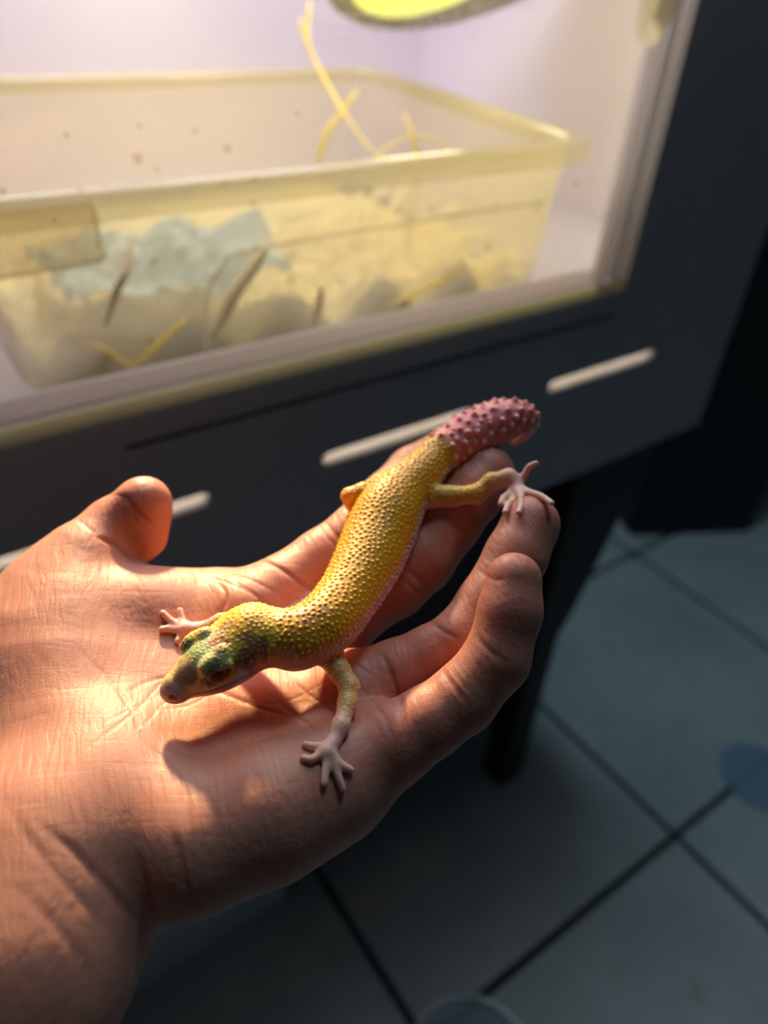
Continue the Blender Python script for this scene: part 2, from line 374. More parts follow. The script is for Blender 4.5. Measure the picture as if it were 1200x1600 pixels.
# lamp inside: a dark dome tilted towards the front, plus an unseen spot and ceiling panel added for light
def dome_lamp():
    root = empty('dome_lamp', None); tag(root, 'round dome lamp with glowing yellow face inside the vivarium', 'lamp')
    c = at(776, -126, 0.66); z = np.array(-DA*0.55+np.array([0, 0, -0.83])); z /= np.linalg.norm(z)
    x = EA; y = np.cross(z, x)
    mb = MB(); R = 0.166
    mb.lathe([(0.02, -0.10), (0.05, -0.098), (0.10, -0.075), (0.15, -0.035), (R, 0.0), (R, 0.004), (0.162, 0.002), (0.128, -0.012), (0.105, -0.012)], (c, x, y, z), 64)
    mb.build('shade', M_dome, root, smooth=True)
    mb = MB(); mb.lathe([(0.092, -0.010), (0.088, 0.004), (0.06, 0.010), (0.0, 0.012)], (c-x*0.042-y*0.034+z*0.012, x, y, z), 48); mb.build('lamp_face', M_lens, root, smooth=True)
    mb = MB(); mb.tube([c-z*0.09, c-z*0.09+np.array([0, 0, 0.05]), W(0.60, 0.80, 0.280)], 0.004, 8); mb.build('cord', M_dark, root)
dome_lamp()
root = empty('added_spot_lamp', None); tag(root, 'small black spot lamp added out of view in the vivarium to light the hand', 'lamp')  # housing for the added spot, above the frame
sd = SLT-SL0; sd /= np.linalg.norm(sd); sx = np.cross(sd, np.array([0, 0, 1.])); sx /= np.linalg.norm(sx)
mb = MB(); mb.lathe([(0.0, -0.09), (0.02, -0.088), (0.024, -0.05), (0.034, -0.02), (0.038, -0.002), (0.036, -0.002), (0.03, -0.022), (0.0, -0.026)], (SL0, sx, np.cross(sd, sx), sd), 32); mb.build('shade', M_dark, root, smooth=True)
mb = MB(); mb.tube([SL0-sd*0.06, SL0-sd*0.06+np.array([0, 0, 0.282+CAMPOS[2]-(SL0-sd*0.06)[2]])], 0.004, 8); mb.build('bracket', M_dark, root)
root = empty('added_panel_lamp', None); tag(root, 'flat white lamp panel added out of view to light the vivarium inside', 'lamp')  # housing for the added overhead light
b = MB(); b.box(0.0, 0.68, 0.43, 0.95, 0.283, 0.2935); b.build('housing', M_white, root)
# ------------------------------------------------------------------ plastic tub with straw
tub = empty('plastic_tub', None); tag(tub, 'large milky yellow plastic tub standing inside the vivarium', 'tub')
ZR, ZF = -0.113, -0.2375
def ring_pts(e0, e1, e1b, d0, d1, r, z, n=7):
    pts = []
    for (ce, cd, a0) in ((e0+r, d0+r, math.pi), (e1-r, d0+r, 1.5*math.pi), (e1b-r, d1-r, 0), (e0+r, d1-r, 0.5*math.pi)):
        for k in range(n):
            a = a0+0.5*math.pi*k/(n-1); pts.append(W(ce+r*math.cos(a), cd+r*math.sin(a), z))
    return pts
def loft(rings, close=False):
    mb = MB(); n = len(rings[0])
    for r in rings: mb.v += [tuple(p) for p in r]
    for i in range(len(rings)-1):
        for k in range(n): mb.f.append((i*n+k, i*n+(k+1) % n, (i+1)*n+(k+1) % n, (i+1)*n+k))
    return mb
TE0, TE1, TE1B, TD0, TD1 = 0.054, 0.522, 0.585, 0.452, 0.872
def tr(z, g_, rr=0.024): return ring_pts(TE0-g_, TE1+g_, TE1B+g_, TD0-g_, TD1+g_, rr, z)
mb = loft([tr(ZR, 0.0), tr(ZR-0.06, -0.005), tr(ZF+0.004, -0.010), tr(ZF+0.001, -0.012), tr(ZF+0.0002, -0.016)])
n = 28; mb.f.append(tuple(range(4*n, 5*n))[::-1]); mb.build('tub_wall', M_tub, tub, smooth=True)
loft([tr(ZR-0.016, 0.012), tr(ZR-0.010, 0.0125)]+[tr(ZR-0.0035+0.0055*math.sin(a), 0.0055+0.0070*math.cos(a)) for a in np.linspace(0, math.pi, 12)]+[tr(ZR-0.012, -0.0015)]).build('tub_rim', M_rim, tub, smooth=True)
b = MB(); b.box(-0.02, 0.116, 0.4385, 0.4405, -0.150, -0.116); b.build('latch_plate', M_latch, tub, bevel=0.0008)
b = MB(); b.tube(spline([W(-0.01, .4380, -.1500), W(0.06, .4380, -.1500), W(0.113, .4380, -.1480), W(0.116, .4380, -.140), W(0.116, .4380, -.118)], 5), 0.0012, 8); b.build('latch_ridge', M_rim, tub, smooth=True)
b = MB(); b.tube(spline([W(0.178, .4505, -.232), W(0.178, .4455, -.190), W(0.192, .4455, -.167), W(0.215, .4440, -.158), W(0.35, .4440, -.156), W(0.48, .4440, -.156)], 6), 0.0014, 8)
b.build('wall_ridge', M_rim, tub, smooth=True)
# straw bedding
def blanket():
    mb = MB(); nx, ny = 60, 46
    for i in range(nx+1):
        for j in range(ny+1):
            e_ = TE0+0.022+(TE1-TE0-0.045)*i/nx; d_ = TD0+0.022+(TD1-TD0-0.045)*j/ny
            z_ = ZF+0.006+0.008*(1-j/ny)+0.016*(1-j/ny)*math.sin(i*0.55+1.3*math.sin(j*0.4))*math.cos(j*0.43)+random.uniform(0, 0.006)
            mb.v.append(tuple(W(e_, d_, max(z_, ZF+0.002))))
    for i in range(nx):
        for j in range(ny): mb.f.append((i*(ny+1)+j, (i+1)*(ny+1)+j, (i+1)*(ny+1)+j+1, i*(ny+1)+j+1))
    return mb
bl = blanket(); rs = random.Random(5)
for k in range(150):
    e_ = rs.uniform(TE0+0.04, TE1-0.06); d_ = rs.uniform(TD0+0.028, TD0+0.20); a = rs.uniform(-1.2, 1.2); ln = rs.uniform(0.03, 0.09); zz = ZF+rs.uniform(0.018, 0.045)
    dz_ = rs.uniform(-0.012, 0.03); e2 = min(max(e_+ln*math.cos(a), TE0+0.03), TE1-0.03); d2 = min(max(d_+ln*math.sin(a), TD0+0.026), TD0+0.3)
    if e2 > 0.085 and e_ < 0.275 and d_ < 0.60: continue
    bl.tube([W(e_, d_, zz), W((e_+e2)/2, (d_+d2)/2, zz+dz_*0.5+rs.uniform(0, 0.008)), W(e2, d2, zz+dz_)], rs.uniform(0.0010, 0.0026), 5, 0.4)
tag(bl.build('straw_bedding', M_sub), 'loose yellow straw bedding on the bottom of the tub', 'bedding', kind='stuff')
def paper():
    mb = MB(); nx, ny = 24, 20; rs = np.random.default_rng(3); nz = rs.normal(0, 1, (nx+1, ny+1))
    for i in range(nx+1):
        for j in range(ny+1):
            e_ = 0.10+0.16*i/nx; d_ = 0.475+0.10*j/ny
            z_ = -0.188+0.010*math.sin(i*0.5+j*0.3)*math.cos(j*0.5-i*0.2)+0.002*nz[i, j]+0.02*math.sin(math.pi*j/ny)
            mb.v.append(tuple(W(e_, d_, z_)))
    for i in range(nx):
        for j in range(ny): mb.f.append((i*(ny+1)+j, (i+1)*(ny+1)+j, (i+1)*(ny+1)+j+1, i*(ny+1)+j+1))
    o = mb.build('crumpled_paper', M_paper); md = o.modifiers.new('s', 'SOLIDIFY'); md.thickness = 0.0008; return o
tag(paper(), 'crumpled blue-grey paper towel at the front left of the tub', 'paper')
STR = [
 ('long forked yellow straw rising highest above the tub', [(484, 5, .60), (480, 60, .60), (500, 110, .60), (540, 180, .59), (585, 238, .585), (640, 262, .58)], .0030, M_straw),
 ('short yellow straw crossing behind the forked one', [(556, 143, .62), (532, 178, .62), (508, 214, .62), (496, 262, .62)], .0034, M_straw),
 ('upright yellow straw behind the tub rim, right of the forked one', [(633, 180, .60), (645, 215, .60), (652, 250, .60), (640, 330, .59), (638, 400, .59)], .0040, M_straw),
 ('arched brownish straw loop behind the tub rim', [(585, 245, .60), (620, 222, .60), (660, 214, .60), (700, 232, .60), (722, 290, .60), (735, 360, .60)], .0026, M_straw),
 ('broad brown straw leaning behind the tub wall near its middle', [(415, 388, .50), (390, 425, .50), (360, 470, .50), (335, 530, .50)], .0058, M_straw_b),
 ('thin dark straw leaning in front of the blue-grey paper', [(205, 380, .455), (196, 420, .455), (180, 460, .455), (165, 510, .455)], .0030, M_straw_b),
 ('upright yellow straw at the left end of the tub', [(60, 425, .47), (66, 455, .47), (68, 490, .47), (60, 530, .47)], .0042, M_straw),
 ('long yellow straw lying low at the right of the tub', [(725, 415, .60), (690, 440, .60), (640, 462, .60), (590, 490, .60)], .0036, M_straw),
 ('dark straw stub standing right of the broad brown one', [(502, 448, .53), (498, 480, .53), (485, 520, .53)], .0030, M_straw_b),
 ('yellow straw slanting behind the broad brown straw', [(500, 462, .58), (450, 490, .58), (400, 520, .57)], .0045, M_straw),
 ('short yellow straw slanting beside the left upright one', [(100, 440, .50), (130, 462, .50), (150, 500, .50)], .0030, M_straw),
 ('yellow straw slanting down to the rail at the left', [(290, 500, .475), (240, 545, .47), (195, 580, .47)], .0032, M_straw),
 ('yellow straw lying flat above the rail at the left', [(90, 530, .48), (150, 540, .48), (210, 575, .475)], .0032, M_straw)]
for lab, pts, r, mt in STR:
    P = spline([at(*p) for p in pts], 5); mb = MB()
    rad = [r*(0.35+0.65*math.sin(math.pi*min(1, (i+1.5)/len(P)))) for i in range(len(P))]
    mb.tube(P, rad, 8, 0.35)
    if 'forked' in lab and 'rising' in lab: mb.tube(spline([at(470, 30, .60), at(474, 58, .60), at(488, 90, .60)], 4), r*0.6, 8, 0.35)
    tag(mb.build('straw', mt, None, smooth=True), lab, 'straw', 'straws in the plastic tub')
# small things at the left end of the vivarium
b = MB(); b.box(-0.10, 0.044, 0.462, 0.60, -0.2375, -0.190); b.build('cork_block', M_brown, None, bevel=0.006)
tag(bpy.data.objects['cork_block'], 'brown cork block left of the tub', 'cork')
b = MB(); b.lathe([(0.0, 0), (0.013, 0), (0.015, 0.004), (0.016, 0.026), (0.013, 0.028), (0.0, 0.028)], (W(0.026, 0.4320, -0.2375)+0, EA, DA, np.array([0, 0, 1.])), 32)
b.build('blue_cap', M_blue, None, smooth=True); tag(bpy.data.objects['blue_cap'], 'small blue cap at the left end of the rail', 'cap')

# ------------------------------------------------------------------ stand, bin, things on the floor
st = empty('wooden_stand', None); tag(st, 'dark wooden stand carrying the vivarium', 'stand')
b = MB(); b.box(-0.36, 0.74, 0.425, 0.95, -0.448, -0.429); b.build('top_board', M_wood, st)
b = MB(); b.box(-0.34, 0.62, 0.470, 0.486, -0.66, -0.449); b.build('front_board', M_wood, st)
def poly(pts, d0, d1):
    mb = MB(); k = len(pts)
    for dd in (d0, d1): mb.v += [tuple(W(e_, dd, z_)) for e_, z_ in pts]
    mb.f.append(tuple(range(k))); mb.f.append(tuple(range(k, 2*k))[::-1])
    for t in range(k): mb.f.append((t, k+t, k+(t+1) % k, (t+1) % k))
    return mb
poly([(0.60, -0.449), (0.600, -0.752), (0.650, -0.752), (0.664, -0.72), (0.684, -0.66), (0.712, -0.56), (0.735, -0.449)], 0.432, 0.452).build('bracket', M_wood, st)
for e0, e1, d0, d1 in ((0.585, 0.632, 0.42, 0.465), (-0.30, -0.25, 0.42, 0.465), (0.60, 0.645, 0.88, 0.93), (-0.30, -0.25, 0.88, 0.93)):
    b = MB(); b.box(e0, e1, d0, d1, FLOOR, -0.449); b.build('leg', M_wood, st, bevel=0.003)
b = MB(); b.box(-0.25, 0.585, 0.90, 0.91, FLOOR+0.06, -0.449); b.build('added_back_board', M_wood, st)  # board added to keep the inside of the stand dark
b = MB(); b.box(0.60, 0.612, 0.465, 0.88, FLOOR+0.10, -0.449); b.build('side_board', M_wood, st)
b = MB(); b.box(-0.245, 0.215, 0.456, 0.462, FLOOR, FLOOR+0.16); tag(b.build('grey_board', plain('grey_card', (0.60, 0.66, 0.66), 0.8), None), 'grey board standing on the floor under the wooden stand', 'board')
mb = MB(); c4 = [(1.285, 0.745), (1.56, 0.60), (1.80, 0.98), (1.50, 1.13)]
mb.quadbox([W(e_, d_, FLOOR) for e_, d_ in c4]+[W(e_, d_, -0.10) for e_, d_ in c4])
bn = mb.build('storage_box', M_dark, None, bevel=0.02); tag(bn, 'tall black box standing on the floor right of the vivarium', 'box')
def on_floor(px, py, h=0.0):
    v = ray(px, py); return CAMPOS+v*((CAMPOS[2]-h)/-v[2])
XX, YY, ZZ = np.array([1., 0, 0]), np.array([0, 1., 0]), np.array([0, 0, 1.])
def cup():
    root = empty('clear_cup', None); tag(root, 'clear round plastic cup on the floor at the bottom edge of the photo', 'cup')
    c = on_floor(726, 1698); c[2] = 0.0
    mb = MB(); R = 0.074
    mb.lathe([(0.0, 0.004), (0.050, 0.004), (0.056, 0.001), (0.060, 0.004), (0.070, 0.060), (0.0705, 0.063), (0.069, 0.063), (0.0575, 0.006), (0.0, 0.006)], (c, XX, YY, ZZ), 64)
    mb.build('cup_wall', M_cup, root, smooth=True)
    mb = MB(); mb.lathe([(0.0695, 0.061), (0.0745, 0.061), (0.0755, 0.063), (0.0745, 0.066), (0.0715, 0.0665), (0.0695, 0.064), (0.0695, 0.061)], (c, XX, YY, ZZ), 64)
    mb.build('cup_rim', M_rim2, root, smooth=True)
    mb = MB(); mb.lathe([(0.062, 0.058), (0.060, 0.0595), (0.03, 0.0590), (0.0, 0.060)], (c, XX, YY, ZZ), 48); mb.build('cup_lid', M_cup, root, smooth=True)
    for k, (a, r, s) in enumerate(((1.9, 0.030, 0.010), (1.2, 0.026, 0.012), (2.7, 0.040, 0.008), (0.6, 0.045, 0.009))):
        mb = MB(); q = c+np.array([r*math.cos(a), r*math.sin(a), 0.0605])
        mb.lathe([(s, 0), (s*0.9, 0.002), (s*0.5, 0.003), (0.0, 0.0035)], (q, XX*0.6, YY*1.5, ZZ), 20); mb.build('lid_bump', M_rim2, root, smooth=True)
M_rim2 = clear('cup_rim', (0.9, 0.95, 1.0), (0.95, 1.0, 1.0), 0.85, 0.18, 0.35)
cup()
mb = MB(); c = on_floor(1186, 1212, 0.002); mb.lathe([(0.0, 0.0022), (0.058, 0.0022), (0.0615, 0.0042), (0.064, 0.0042), (0.064, 0.0002), (0.0, 0.0002)], (c, XX, YY, ZZ), 56)
tag(mb.build('plastic_disc', M_lid, None, smooth=False), 'pale bluish clear plastic disc lying flat on the tiles', 'disc')

# ------------------------------------------------------------------ implicit surfaces -> meshes
class Field:
    def __init__(s, prims, h, pad):
        lo = np.min([np.min([p['a']-p['R'], p['b']-p['R']], axis=0) for p in prims], axis=0)-pad
        hi = np.max([np.max([p['a']+p['R'], p['b']+p['R']], axis=0) for p in prims], axis=0)+pad
        s.lo, s.h = lo, h; s.n = np.ceil((hi-lo)/h).astype(int)+1
        s.F = np.full(tuple(s.n), 0.03, np.float32)
    def sub(s, lo, hi):
        a = np.clip(np.floor((lo-s.lo)/s.h).astype(int), 0, s.n-1); b_ = np.clip(np.ceil((hi-s.lo)/s.h).astype(int)+1, 1, s.n)
        sl = tuple(slice(int(x), int(y)) for x, y in zip(a, b_))
        g_ = [((np.arange(int(x), int(y))*s.h)+o).astype(np.float32) for x, y, o in zip(a, b_, s.lo)]
        return sl, g_[0][:, None, None], g_[1][None, :, None], g_[2][None, None, :]
    def put(s, p, F):
        m_ = p['R']+p['k']+3*s.h
        sl, X, Y, Z = s.sub(np.minimum(p['a'], p['b'])-m_, np.maximum(p['a'], p['b'])+m_)
        D = p['f'](X, Y, Z).astype(np.float32); A = F[sl]; k = p['k']
        if p.get('cut'):
            B_ = -D; hh = np.maximum(k-np.abs(A-B_), 0)/k; F[sl] = np.maximum(A, B_)+hh*hh*k*0.25
        else:
            hh = np.maximum(k-np.abs(A-D), 0)/k; F[sl] = np.minimum(A, D)-hh*hh*k*0.25
    def group(s, prims, kout):
        G = np.full(tuple(s.n), 0.03, np.float32)
        for p in prims: s.put(p, G)
        hh = np.maximum(kout-np.abs(s.F-G), 0)/kout; s.F = np.minimum(s.F, G)-hh*hh*kout*0.25
    def mesh(s):
        F = s.F; ins = F < 0; nx, ny, nz = F.shape
        acc = np.zeros((nx-1, ny-1, nz-1, 3), np.float32); cnt = np.zeros((nx-1, ny-1, nz-1), np.float32)
        for ax in range(3):
            sa = [slice(None)]*3; sb = [slice(None)]*3; sa[ax] = slice(0, -1); sb[ax] = slice(1, None)
            idx = np.argwhere(ins[tuple(sa)] != ins[tuple(sb)])
            i2 = idx.copy(); i2[:, ax] += 1
            fa = F[tuple(idx.T)]; fb = F[tuple(i2.T)]; t = fa/(fa-fb)
            P = idx.astype(np.float32); P[:, ax] += t
            o1, o2 = [a for a in range(3) if a != ax]
            for da in (0, -1):
                for db in (0, -1):
                    c = idx.copy(); c[:, o1] += da; c[:, o2] += db
                    ok = np.all(c >= 0, axis=1) & np.all(c < np.array(cnt.shape), axis=1)
                    np.add.at(acc, tuple(c[ok].T), P[ok]); np.add.at(cnt, tuple(c[ok].T), 1)
        on = cnt > 0; ids = np.full(cnt.shape, -1, np.int64); ids[on] = np.arange(on.sum())
        V = (acc[on]/cnt[on][:, None])*s.h+s.lo
        Q = []
        for ax in range(3):
            sa = [slice(None)]*3; sb = [slice(None)]*3; sa[ax] = slice(0, -1); sb[ax] = slice(1, None)
            A = ins[tuple(sa)]; Bm = ins[tuple(sb)]
            idx = np.argwhere(A != Bm); o1, o2 = [(1, 2), (2, 0), (0, 1)][ax]
            c = []
            for da, db in ((-1, -1), (0, -1), (0, 0), (-1, 0)):
                q = idx.copy(); q[:, o1] += da; q[:, o2] += db; c.append(q)
            ok = np.ones(len(idx), bool)
            for q in c: ok &= np.all(q >= 0, axis=1) & np.all(q < np.array(cnt.shape), axis=1)
            c = [ids[tuple(q[ok].T)] for q in c]; f = np.stack(c, 1)
            flip = ~A[tuple(idx[ok].T)]; f[flip] = f[flip][:, ::-1]; Q.append(f)
        return V, np.concatenate(Q)
def smooth(V, Q, it, lam=0.5):
    e = np.concatenate([Q[:, [0, 1]], Q[:, [1, 2]], Q[:, [2, 3]], Q[:, [3, 0]]]); e = np.concatenate([e, e[:, ::-1]])
    cnt = np.bincount(e[:, 0], minlength=len(V)).astype(float)[:, None]
    for _ in range(it):
        a = np.stack([np.bincount(e[:, 0], weights=V[e[:, 1], k], minlength=len(V)) for k in range(V.shape[1])], 1)
        V = V+lam*(a/np.maximum(cnt, 1)-V)
    return V
def subdivide(V, Q):
    e = np.concatenate([Q[:, [0, 1]], Q[:, [1, 2]], Q[:, [2, 3]], Q[:, [3, 0]]]); es = np.sort(e, 1)
    key = es[:, 0]*len(V)+es[:, 1]; u, inv = np.unique(key, return_inverse=True)
    ua, ub = u//len(V), u % len(V); n0 = len(V); n1 = len(u); m_ = len(Q)
    V2 = np.vstack([V, (V[ua]+V[ub])/2, V[Q].mean(1)]); inv = inv.reshape(4, m_)+n0; c = np.arange(m_)+n0+n1
    return V2, np.concatenate([np.stack([Q[:, k], inv[k], c, inv[(k+3) % 4]], 1) for k in range(4)])
def normals(V, Q):
    n = np.cross(V[Q[:, 2]]-V[Q[:, 0]], V[Q[:, 3]]-V[Q[:, 1]])
    N_ = np.stack([np.bincount(Q.ravel(), weights=np.repeat(n[:, k], 4), minlength=len(V)) for k in range(3)], 1)
    return N_/np.maximum(np.linalg.norm(N_, axis=1, keepdims=True), 1e-12)
def to_object(name, V, Q, col, material):
    me = bpy.data.meshes.new(name); me.vertices.add(len(V)); me.vertices.foreach_set('co', V.astype(np.float32).ravel())
    me.loops.add(Q.size); me.loops.foreach_set('vertex_index', Q.astype(np.int32).ravel())
    me.polygons.add(len(Q)); me.polygons.foreach_set('loop_start', np.arange(0, Q.size, 4, dtype=np.int32)); me.polygons.foreach_set('loop_total', np.full(len(Q), 4, np.int32))
    me.update(calc_edges=True); me.validate(); me.shade_smooth()
    ca = me.color_attributes.new('tone', 'FLOAT_COLOR', 'POINT')
    ca.data.foreach_set('color', np.hstack([col, np.ones((len(V), 1))]).astype(np.float32).ravel())
    me.materials.append(material); o = bpy.data.objects.new(name, me); C.objects.link(o); return o
def cone(a, b_, r1, r2, k, cut=False):
    a = np.array(a, float); b_ = np.array(b_, float); ba = b_-a; l2 = float(ba@ba)+1e-12
    def f(X, Y, Z):
        x, y, z = X-a[0], Y-a[1], Z-a[2]
        t = np.clip((x*ba[0]+y*ba[1]+z*ba[2])/l2, 0, 1)
        return np.sqrt((x-ba[0]*t)**2+(y-ba[1]*t)**2+(z-ba[2]*t)**2)-(r1+(r2-r1)*t)
    return dict(a=a, b=b_, R=max(r1, r2), k=k, f=f, cut=cut)
def ell(c, axes, rad, k, cut=False):
    c = np.array(c, float); Mx = np.array(axes, float); R = np.array(rad, float)
    def f(X, Y, Z):
        x, y, z = X-c[0], Y-c[1], Z-c[2]
        u = [(x*Mx[i][0]+y*Mx[i][1]+z*Mx[i][2]) for i in range(3)]
        k0 = np.sqrt(sum((u[i]/R[i])**2 for i in range(3))); k1 = np.sqrt(sum((u[i]/R[i]**2)**2 for i in range(3)))+1e-9
        return k0*(k0-1)/k1
    return dict(a=c, b=c, R=max(R), k=k, f=f, cut=cut)
def chain(pts, k): return [cone(p[0], q[0], p[1], q[1], k) for p, q in zip(pts[:-1], pts[1:])]

# ------------------------------------------------------------------ the hand (palm up, about 14 cm below the lens)
HP = 0.145
def q_(px, py): return -ray(px, py)[2]
def fp(px, py, r, dz):                                # finger point: silhouette radius in pixels, height over the palm plane in mm
    dep = (HP-dz*1e-3)/q_(px, py); return at(px, py, dep), r*dep/FPX
def bp(px, py, r, top):                               # palm blob whose top reaches `top` mm over the palm plane
    dep = (HP-top*1e-3)/(q_(px, py)-r/FPX); return at(px, py, dep), r*dep/FPX
FING = dict(
 pinky=[(560, 1190, 62, -12), (618, 1160, 62, -8), (670, 1128, 55, -4), (722, 1092, 53, 0), (776, 1030, 51, 8), (797, 955, 49, 17), (803, 907, 44, 22)],
 ring=[(540, 1085, 60, -12), (620, 1052, 52, -9), (674, 1024, 46, -5), (718, 998, 45, -1), (763, 944, 48, 4), (806, 870, 48, 12), (829, 820, 46, 17)],
 middle=[(490, 1005, 64, -12), (562, 940, 57, -10), (616, 912, 53, -6), (658, 875, 51, -1), (704, 815, 48, 6), (738, 770, 48, 11), (758, 743, 47, 14)],
 index=[(380, 965, 66, -11), (440, 925, 56, -9), (505, 877, 50, -5), (560, 833, 46, 0), (606, 782, 44, 3), (648, 741, 44, 6), (690, 714, 40, 8)])
def build_hand():
    palm = []
    wr = bp(55, 1395, 165, -2); wr2 = bp(90, 1330, 150, -2)
    K = 0.010
    hyp = [bp(310, 1330, 88, -3), bp(420, 1268, 92, -1), bp(520, 1215, 82, -2), bp(575, 1178, 66, -4)]
    ringm = [bp(260, 1230, 100, -5), bp(400, 1140, 80, -7), bp(545, 1090, 66, -3)]
    midm = [bp(240, 1150, 90, -6), bp(380, 1060, 76, -8), bp(500, 1000, 66, -4)]
    indm = [bp(230, 1060, 85, -4), bp(330, 990, 66, -6), bp(405, 945, 58, -4)]
    then = [bp(110, 1180, 150, 1), bp(90, 1060, 140, 3), bp(95, 985, 112, 4), bp(115, 915, 74, 5)]
    web = [bp(150, 985, 90, 2), bp(235, 965, 66, -1), bp(330, 950, 54, -4)]
    for ch in (hyp, ringm, midm, indm, then, web): palm += chain(ch, K)
    heel = [wr2, bp(170, 1260, 140, 0)]; heel2 = [wr2, bp(270, 1310, 100, -3)]
    palm += chain(heel, K)+chain(heel2, K)
    dn = np.array([-0.035, -0.05, -0.055])
    fore = [wr2, wr, bp(20, 1520, 165, -4)]
    palm += chain(fore, K)
    p_end = fore[-1][0]; palm += chain([fore[-1], (p_end+np.array([-0.035, -0.055, -0.02]), 0.024), (p_end+np.array([-0.08, -0.13, -0.045]), 0.029)], K)
    th = [bp(95, 930, 78, 5), fp(135, 870, 54, -3), fp(178, 826, 45, 0), fp(216, 800, 44, 4)]
    tips = [cone(*[fp(226, 786, 42, 7)[0], fp(222, 835, 40, -1)[0]], fp(226, 786, 42, 7)[1], fp(222, 835, 40, -1)[1], 0.003)]
    prims = palm+chain(th, 0.004)+tips
    fg = {n_: chain([fp(*p) for p in pts], 0.002) for n_, pts in FING.items()}
    F = Field(prims+[p for g_ in fg.values() for p in g_], 0.0008, 0.006)
    for p in palm: F.put(p, F.F)
    F.group(chain(th, 0.004)+tips, 0.006)
    base = F.F.copy()
    # each finger melts into the palm but not into its neighbour
    out = base
    res = None
    for g_ in fg.values():
        F.F = base.copy(); F.group(g_, 0.0045)
        res = F.F if res is None else np.minimum(res, F.F)
    F.F = res
    V, Q = F.mesh(); V = smooth(V, Q, 2); V, Q = subdivide(V, Q); V = smooth(V, Q, 2)
    return V, Q
HV, HQ = build_hand()
bvh = BVHTree.FromPolygons([tuple(v) for v in HV.tolist()], HQ.tolist())
def surf(px, py, default=None):
    r = ray(px, py); L = np.linalg.norm(r)
    hit = bvh.ray_cast(Vector(CAMPOS), Vector(r/L), 1.0)
    return default if hit[0] is None else hit[3]/L
for n_, pts in FING.items():
    P = [fp(*p)[0] for p in pts]; print(n_, 'len mm', [round(1000*float(np.linalg.norm(a-b_))) for a, b_ in zip(P[:-1], P[1:])], 'r', [round(1000*fp(*p)[1], 1) for p in pts])
# creases: pixel line, depth mm, width mm
CR = [([(190, 1085), (240, 1062), (290, 1060), (340, 1080), (420, 1110), (470, 1122)], .5, .7), ([(330, 900), (352, 925), (348, 950), (330, 975)], .6, .7),
 ([(300, 898), (340, 905), (390, 925), (430, 950)], .5, .6), ([(400, 872), (440, 890), (490, 925)], .9, .8), ([(345, 893), (390, 905), (430, 925)], .5, .6),
 ([(360, 905), (400, 930), (420, 955)], .5, .5),
 ([(505, 812), (522, 832), (540, 850)], .6, .7), ([(498, 820), (514, 842), (530, 858)], .4, .5),
 ([(690, 798), (712, 822), (745, 842)], .5, .8), ([(632, 885), (652, 905), (672, 922)], .5, .8), ([(620, 895), (640, 915), (660, 932)], .35, .6),
 ([(672, 970), (696, 988), (722, 1000)], .55, .8), ([(590, 1015), (608, 1045), (624, 1088), (632, 1130), (640, 1180)], .7, .8),
 ([(745, 888), (770, 905), (790, 905)], .4, .7),
 ([(742, 990), (760, 1012), (790, 1035)], .6, .8), ([(690, 1046), (712, 1075), (728, 1098)], .6, .8), ([(700, 1040), (722, 1068), (736, 1085)], .35, .6),
 ([(165, 772), (195, 778), (205, 790), (222, 806), (240, 823)], 1.0, 1.0), ([(180, 775), (200, 785), (210, 800), (215, 818)], .6, .8),
 ([(150, 838), (180, 852), (210, 878)], 1.0, 1.0), ([(120, 810), (150, 835)], .4, .7),
 ([(280, 1030), (240, 1080), (200, 1120), (120, 1180)], .3, .5), ([(120, 1010), (190, 1085), (230, 1160), (290, 1230), (300, 1410)], .35, .7),
 ([(230, 1110), (300, 1100), (360, 1060)], .25, .4), ([(160, 1130), (260, 1080)], .25, .4), ([(210, 1150), (260, 1095), (330, 1040)], .25, .4),
 ([(420, 1085), (450, 1110), (480, 1130), (500, 1150)], .35, .5), ([(450, 1050), (470, 1075), (520, 1110), (560, 1130)], .35, .5), ([(400, 1100), (450, 1095), (520, 1060)], .25, .4),
 ([(540, 1010), (560, 1040), (590, 1060)], .25, .5), ([(480, 1010), (540, 1050), (600, 1120), (620, 1180)], .3, .6),
 ([(60, 1285), (120, 1335), (180, 1400), (220, 1450)], .6, 1.0), ([(0, 1240), (60, 1330), (120, 1400), (190, 1470)], .3, 1.0), ([(210, 1330), (232, 1390), (240, 1450)], .5, 1.0),
 ([(265, 1290), (285, 1350), (300, 1420)], .5, 1.0), ([(290, 1200), (330, 1260), (345, 1330)], .3, 1.0), ([(20, 1380), (90, 1450), (160, 1540)], .3, 1.2)]
Nn = normals(HV, HQ); disp = np.zeros(len(HV)); dark = np.zeros(len(HV))
cp = []; cd = []
for pts, dm, wm in CR:
    sq = spline([(a, b_) for a, b_ in pts], 44)
    for k_, (x, y) in enumerate(sq):
        d_ = surf(x, y); tp = min(1.0, 0.15+3.2*min(k_, len(sq)-1-k_)/len(sq))
        if d_ is not None: cp.append(at(x, y, d_)); cd.append((dm*tp, wm))
cp = np.array(cp); cd = np.array(cd)
